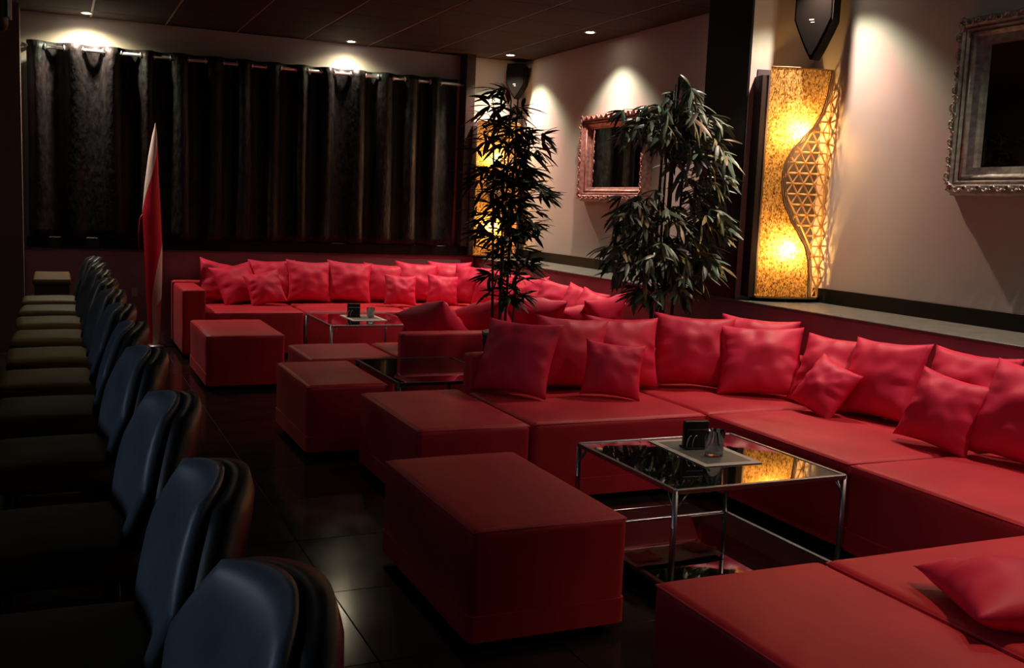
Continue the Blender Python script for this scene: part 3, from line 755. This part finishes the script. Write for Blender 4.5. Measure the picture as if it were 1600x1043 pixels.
# ------------------------------------------------------------------ framed mirrors on the right wall
def framed_mirror(y0, y1, z0, z1, m, label, fw=0.13, dep=0.085, lumps=40, seed=1):
    """y0 < y1; hangs on the right wall, glass faces -x"""
    cy, cz = (y0+y1)/2, (z0+z1)/2; hy, hz = (y1-y0)/2, (z1-z0)/2
    t = empty('framed_mirror', (XR, cy, cz)); tag(t, label, 'mirror', 'ornate framed mirrors')
    # profile: (inset from the outer edge, height off the wall)
    prof = [(0, 0), (0, .035), (.012, .05), (.030, dep), (.050, dep), (.060, dep-.018), (.072, dep-.012), (.084, dep-.034), (.100, dep-.03), (.112, dep-.045), (fw, dep-.055), (fw, .012)]
    rnd = random.Random(seed)
    for side in range(4):
        bm = bmesh.new(); rows = []
        for ins, hgt in prof:
            a, b = hy-ins, hz-ins
            cs = [(-a, b), (a, b), (a, -b), (-a, -b)]
            p, q = cs[side], cs[(side+1) % 4]
            rows.append([bm.verts.new((-hgt, p[0], p[1])), bm.verts.new((-hgt, q[0], q[1]))])
        for r0, r1 in zip(rows, rows[1:]):
            bm.faces.new((r0[0], r0[1], r1[1], r1[0]))
        bmesh.ops.recalc_face_normals(bm, faces=bm.faces)
        rail = mesh_obj('frame_rail', bm, m, t)
        # carved scrolls along the rail
        a, b = hy-.034, hz-.034
        cs = [(-a, b), (a, b), (a, -b), (-a, -b)]
        p, q = Vector(cs[side]), Vector(cs[(side+1) % 4]); L = (q-p).length; n = int(L/0.045)
        d = (q-p).normalized(); nrm = Vector((-d.y, d.x))
        bm = bmesh.new()
        for k in range(n):
            c = p + d*(k+.5)*L/n
            big = 1.35 if (k < 2 or k > n-3 or abs(k-n/2) < 2) else 1.0
            pts = []
            for s in range(7):
                ang = s*0.75; rr = 0.020*big*(1-s/9)
                pp = c + d*rr*math.cos(ang) + nrm*rr*math.sin(ang)*(1 if k % 2 else -1)
                pts.append((-dep-.003-0.004*s/6, pp.x, pp.y))
            bm_tube(pts, [0.0075*big*(1-s/10) for s in range(7)], 5, bm)
        mesh_obj('carved_scrolls', bm, m, rail, True)
        a, b = hy-.094, hz-.094
        cs = [(-a, b), (a, b), (a, -b), (-a, -b)]
        p, q = Vector(cs[side]), Vector(cs[(side+1) % 4])
        mesh_obj('inner_bead', bm_tube([(-dep+.032, p.x, p.y), (-dep+.032, q.x, q.y)], 0.008, 6), m, rail, True)
    mesh_obj('mirror_glass', bm_box(-.016, -.010, -hy+fw-.01, hy-fw+.01, -hz+fw-.01, hz-fw+.01), M['mirror'], t)
    mesh_obj('backing', bm_box(-.009, 0, -hy+.01, hy-.01, -hz+.01, hz-.01), M['lampdark'], t)
    return t
framed_mirror(7.44, 8.63, 1.49, 2.28, M['pinklitframe'], 'smaller mirror in an ornate silver frame with painted pink light behind the bamboo', seed=2)
framed_mirror(2.80, 4.25, 1.57, 2.52, M['silverframe'], 'larger mirror in an ornate silver frame at the right picture edge', fw=0.15, dep=0.10, seed=3)

# ------------------------------------------------------------------ shell lamps
SC = [(0, .82), (.08, .81), (.15, .79), (.22, .72), (.28, .58), (.34, .44), (.42, .31), (.50, .26), (.58, .27), (.64, .36), (.70, .53), (.76, .72), (.82, .84), (.90, .92), (1, .97)]
def scurve(t):
    for (a, u), (b, v) in zip(SC, SC[1:]):
        if t <= b:
            k = (t-a)/(b-a); k = k*k*(3-2*k)*0.3 + k*0.7
            return u + (v-u)*k
    return SC[-1][1]
def shell_lamp(loc, rz, label, W=0.42, SIDE=0.15, Hh=1.44):
    t = empty('shell_lamp', loc, rz); tag(t, label, 'lamp', 'tall shell chip lamps')
    z0 = 0.035
    def plan(s, off=0.0):
        """distance s along the front -> local x, y; off pushes outward"""
        if s <= W:
            u = s/W; bul = 0.035*(1-(2*u-1)**2)
            return Vector((s, -bul-off))
        k = (s-W)/SIDE; d = Vector((0.45, 0.89))
        return Vector((W, 0)) + d*SIDE*k + Vector((0.89, -0.45))*off
    # glowing chip panel left of the curve
    bm = bmesh.new(); nu, nz = 16, 48; g = []
    for j in range(nz+1):
        tt = j/nz; e = scurve(tt)*W
        g.append([bm.verts.new((*plan(e*i/nu), z0+tt*Hh)) for i in range(nu+1)])
    for j in range(nz):
        for i in range(nu): bm.faces.new((g[j][i], g[j][i+1], g[j+1][i+1], g[j+1][i]))
    mesh_obj('chip_panel', bm, M['shade'], t, True)
    # ridged wooden band along the curve
    for off, wd in ((0.0, .010), (.013, .008), (.024, .006)):
        pts = []
        for j in range(nz+1):
            tt = j/nz; s = scurve(tt)*W + off
            pts.append((*plan(min(s, W), 0.004), z0+tt*Hh))
        mesh_obj('curved_band', bm_tube(pts, wd*0.5, 6), M['lampwood'], t, True)
    # triangular lattice right of the curve and round the side
    bm = bmesh.new(); sp = 0.076; hh = sp*0.866; done = 0
    def P(s, z): return Vector((*plan(s, -0.002), z0+z))
    pts = {}
    total = W+SIDE
    nr = int(Hh/hh)+1; nc = int(total/sp)+2
    for r in range(nr+1):
        for c in range(nc+1):
            s = c*sp + (sp/2 if r % 2 else 0) - 0.01; z = r*hh
            pts[r, c] = (s, z)
    def ok(s, z): return 0 <= z <= Hh and s <= total and s >= scurve(min(z/Hh, 1))*W + 0.012
    for (r, c), (s, z) in pts.items():
        nb = [(r, c+1), (r+1, c), (r+1, c+1 if r % 2 else c-1)]
        for q in nb:
            if q not in pts: continue
            s2, z2 = pts[q]
            if ok(s, z) and ok(s2, z2):
                bm_tube([P(s, z), P(s2, z2)], 0.0062, 4, bm, cap=False)
            elif ok((s+s2)/2, (z+z2)/2) and (ok(s, z) or ok(s2, z2)):
                a = P(s, z) if ok(s, z) else P(s2, z2); b = P((s+s2)/2, (z+z2)/2)
                bm_tube([a, b], 0.0062, 4, bm, cap=False)
    la = mesh_obj('triangle_lattice', bm, M['strip'], t); la['kind'] = 'stuff'
    # uprights, top and bottom plates, dark back box
    mesh_obj('corner_upright', bm_tube([(*plan(W, 0), z0), (*plan(W, 0), z0+Hh)], 0.005, 6), M['strip'], t)
    mesh_obj('side_upright', bm_tube([(*plan(total, 0), z0), (*plan(total, 0), z0+Hh)], 0.007, 6), M['lampwood'], t)
    bx = W + 0.45*SIDE
    outline = [plan(total*i/20) for i in range(21)] + [Vector((bx, .15)), Vector((-.03, .15)), Vector((-.03, .06)), Vector((0, .05))]
    for nm, za, zb, mm in (('bottom_plate', z0-.012, z0, 'lampwood'),):
        bm = bmesh.new(); lo = [bm.verts.new((p.x, p.y, za)) for p in outline]; hi = [bm.verts.new((p.x, p.y, zb)) for p in outline]
        bm.faces.new(lo[::-1]); bm.faces.new(hi)
        for i in range(len(outline)):
            k = (i+1) % len(outline); bm.faces.new((lo[i], lo[k], hi[k], hi[i]))
        mesh_obj(nm, bm, M[mm], t)
    rim = bm_tube([(p.x, p.y, z0+Hh) for p in outline[:21]], 0.005, 6); mesh_obj('top_rim', rim, M['lampwood'], t, True)
    mesh_obj('back_board', bm_box(-.03, bx, .14, .15, z0, z0+Hh), M['lampinner'], t)
    mesh_obj('side_board', bm_box(-.045, -.002, .02, .16, z0-.01, z0+Hh-.05), M['lampdark'], t)
    for fx, fy in ((.03, .12), (.20, -.005), (bx-.03, .12)):
        mesh_obj('foot', bm_lathe([(0, 0), (.014, 0), (.014, z0-.012), (0, z0-.012)], 10, fx, fy), M['lampdark'], t)
    for (u, tt) in ((.48, .73), (.42, .21)):
        bl_ = mesh_obj('bulb', bm_lathe([(0, -.04), (.018, -.03), (.026, 0), (.018, .022), (0, .03)], 14, u*W, .02), M['bulb'], t, True)
        bl_.location = (0, 0, z0+tt*Hh)
        mesh_obj('socket', bm_lathe([(0, -.075), (.014, -.075), (.014, -.035), (0, -.035)], 10, u*W, .02), M['lampdark'], bl_)
    return t
shell_lamp((4.12, 5.36, ZL), R(-14), 'tall glowing shell lamp with a triangle lattice beside the larger mirror')
shell_lamp((3.96, 9.86, ZL), R(-8), 'tall glowing shell lamp in the far corner behind the bamboo', Hh=1.36)

# ------------------------------------------------------------------ loudspeakers
def speaker(loc, rz, label, w=0.20, h=0.42, d=0.16):
    t = empty('loudspeaker', loc, rz); tag(t, label, 'loudspeaker', 'black wall loudspeakers')
    # pointed shield outline, widest in the upper half, facing -y
    out = [(-.46, .5), (.46, .5), (.5, .25), (.5, -.05), (.38, -.18), (.17, -.38), (.02, -.5), (-.02, -.5), (-.17, -.38), (-.38, -.18), (-.5, -.05), (-.5, .25)]
    def prism(y0, y1, s0, s1, m, name, par):
        bm = bmesh.new()
        a = [bm.verts.new((u*w*s0, y0, v*h*s0)) for u, v in out]; b = [bm.verts.new((u*w*s1, y1, v*h*s1)) for u, v in out]
        bm.faces.new(a); bm.faces.new(b[::-1])
        for i in range(len(out)):
            k = (i+1) % len(out); bm.faces.new((a[i], b[i], b[k], a[k]))
        bmesh.ops.recalc_face_normals(bm, faces=bm.faces)
        return mesh_obj(name, bm, m, par)
    prism(-d*.5, d*.5, 1.0, 0.94, M['speakerbox'], 'cabinet', t)
    gr = prism(-d*.5-.012, -d*.5, .90, .97, M['speaker'], 'grille', t)
    mesh_obj('emblem', bm_box(-.022, .008, -d*.5-.014, -d*.5-.012, -.035, -.026), M['emblem'], gr)
    mesh_obj('emblem', bm_box(-.012, .012, -d*.5-.014, -d*.5-.012, -.050, -.043), M['emblem'], gr)
    mesh_obj('wall_bracket', bm_box(-.02, .02, d*.5, d*.5+.06, -.02, .06), M['blackplastic'], t)
    return t
speaker((4.37, 5.26, 2.66), R(-58), 'dark pointed loudspeaker above the near shell lamp', w=0.24, h=0.54, d=0.16)
speaker((4.43, 9.97, 2.70), R(-40), 'dark loudspeaker high in the far corner above the bamboo', w=0.20, h=0.36)

# ------------------------------------------------------------------ bamboo plants
def leaf_mesh(L, w, m):
    bm = bmesh.new(); n = 6; rows = []
    for i in range(n+1):
        t = i/n; ww = w*math.sin(math.pi*min(1, t*0.92+0.06))**0.8*0.5 if i < n else 0.0006
        z = -0.28*L*t*t
        rows.append((bm.verts.new((t*L, -ww, z-0.15*ww)), bm.verts.new((t*L, 0, z+0.10*ww)), bm.verts.new((t*L, ww, z-0.15*ww))))
    for a, b in zip(rows, rows[1:]):
        bm.faces.new((a[0], b[0], b[1], a[1])); bm.faces.new((a[1], b[1], b[2], a[2]))
    for f in bm.faces: f.smooth = True
    me = bpy.data.meshes.new('leaf'); bm.to_mesh(me); bm.free(); me.materials.append(m)
    return me
def bamboo(loc, label, canes, pot, clusters, leaves, mats, cane_mat, seed, lsc=1.0, droop=0.0, pot_r=0.15, pot_h=0.5):
    rnd = random.Random(seed)
    t = empty('bamboo_plant', loc); tag(t, label, 'plant', 'artificial bamboo plants')
    mesh_obj('pot', bm_lathe([(0, 0), (pot_r*.72, 0), (pot_r, pot_h), (pot_r*1.04, pot_h), (pot_r*1.04, pot_h+.02), (pot_r*.92, pot_h+.02), (pot_r*.9, pot_h-.03), (0, pot_h-.03)], 28), pot, t, True)
    mesh_obj('soil', bm_lathe([(0, pot_h-.022), (pot_r*.88, pot_h-.028), (0, pot_h-.03)], 20), M['soil'], t)
    lines = []
    for (x, y, x1, y1, h, r) in canes:
        p = [(x + (x1-x)*k/8, y + (y1-y)*k/8, pot_h-.03 + (h-pot_h)*k/8) for k in range(9)]
        bm = bm_tube(p, [r*(1-0.5*k/8) for k in range(9)], 8)
        for k in range(1, 8): bm_lathe([(r*.9, p[k][2]-.006), (r*1.18*(1-.45*k/8), p[k][2]), (r*.9*(1-.45*k/8), p[k][2]+.006)], 8, p[k][0], p[k][1], bm)
        mesh_obj('cane', bm, cane_mat, t, True); lines.append((Vector(p[0]), Vector(p[-1])))
    LM = [leaf_mesh(L*lsc, w*lsc, m) for m in mats for (L, w) in ((.14, .026), (.175, .030), (.11, .023))]
    protos = []
    count = 0; stuff = bmesh.new()
    weights = [3, 3, 2]
    cl = []
    for spec in clusters:
        (cx, cy, cz, sx, sy, sz, n) = spec
        for k in range(n):
            while True:
                a = [rnd.uniform(-1, 1) for _ in range(3)]
                if sum(v*v for v in a) <= 1: break
            cl.append((Vector((cx+a[0]*sx, cy+a[1]*sy, cz+a[2]*sz)), Vector((a[0]*sx, a[1]*sy, 0))))
    rnd.shuffle(cl)
    tw = bmesh.new()
    for node, outv in cl:
        # twig from the nearest cane, then a fan of leaves
        A, B = min(lines, key=lambda l: (l[0].lerp(l[1], max(0, min(1, (node.z-l[0].z)/(l[1].z-l[0].z)))) - node).length)
        base = A.lerp(B, max(0, min(1, (node.z-.05-A.z)/(B.z-A.z))))
        bm_tube([base, base.lerp(node, .6) + Vector((0, 0, .02)), node], [.003, .0022, .0015], 4, tw, cap=False)
        dirv = (node-base); dirv.z = 0
        az0 = math.atan2(dirv.y, dirv.x) if dirv.length > 1e-4 else rnd.uniform(0, 6.28)
        for q in range(rnd.randint(5, 7)):
            az = az0 + rnd.uniform(-1.5, 1.5); el = rnd.uniform(-0.6, 0.55) - droop
            me = rnd.choice(LM); sc = rnd.uniform(.8, 1.25)
            mt = Matrix.Translation(node) @ Euler((rnd.uniform(-.7, .7), -el, az), 'XYZ').to_matrix().to_4x4() @ Matrix.Diagonal((sc, sc, sc, 1))
            tip = mt @ Vector((.15, 0, -.04)) + Vector(loc)
            if (tip.x > 4.05 or node.x + loc[0] > 4.04) and tip.y > 5.48: continue
            if count < 300:
                o = bpy.data.objects.new('leaf', me); C.objects.link(o); o.parent = t; o.matrix_local = mt
            elif count < leaves:
                tmp = bmesh.new(); tmp.from_mesh(me); tmp.transform(mt)
                mi = [m_.name for m_ in mats].index(me.materials[0].name)
                for f in tmp.faces: f.material_index = mi
                d = bpy.data.meshes.new('tmp'); tmp.to_mesh(d); tmp.free()
                stuff.from_mesh(d); bpy.data.meshes.remove(d)
            count += 1
    f = mesh_obj('foliage', stuff, None, t); f['kind'] = 'stuff'
    for m in mats: f.data.materials.append(m)
    for p_ in f.data.polygons: p_.use_smooth = True
    mesh_obj('twigs', tw, cane_mat, t)['kind'] = 'stuff'
    return t
D1 = [M['leafdark']]
bamboo((2.53, 5.78, 0), 'dark leaved bamboo plant in a blue grey pot between the seating groups',
       [(-.055, .02, -.10, .02, 2.02, .010), (-.03, -.03, -.02, -.05, 2.08, .008), (.03, .03, .06, .03, 2.1, .010), (.06, -.02, .10, -.02, 1.95, .008), (0, .05, 0, .06, 1.9, .008)],
       M['pot'], [(-.02, 0, 2.02, .17, .14, .12, 16), (-.03, 0, 1.80, .27, .2, .14, 46), (0, 0, 1.55, .25, .2, .16, 64), (0, 0, 1.30, .23, .2, .15, 50), (.02, 0, 1.06, .17, .16, .13, 30), (0, 0, .86, .17, .12, .06, 9)],
       1600, D1, M['cane'], 11, lsc=.8, pot_r=.12, pot_h=.62)
bamboo((3.60, 5.66, 0), 'tall olive green bamboo plant in front of the black pillar',
       [(-.06, .02, -.04, .02, 2.2, .013), (-.02, -.03, 0, -.03, 2.25, .012), (.03, .03, .05, .02, 2.3, .013), (.07, -.02, .10, -.03, 2.2, .011), (0, .06, .02, .06, 2.2, .011)],
       M['potdark'], [(.10, 0, 2.20, .10, .12, .14, 12), (-.05, 0, 1.98, .34, .22, .15, 84), (.20, -.05, 1.80, .20, .2, .3, 56), (-.14, 0, 1.42, .24, .2, .14, 46), (.24, -.05, 1.40, .18, .2, .22, 64), (-.16, 0, 1.16, .26, .22, .18, 70), (.14, -.05, 1.12, .23, .2, .18, 64), (0, 0, .92, .24, .18, .08, 18)],
       2800, [M['leafgreen'], M['leafdark'], M['leafolive'], M['leafpale'], M['leafgreen'], M['leafpale']], M['canedark'], 23, lsc=.9, droop=.45, pot_r=.16, pot_h=.6)
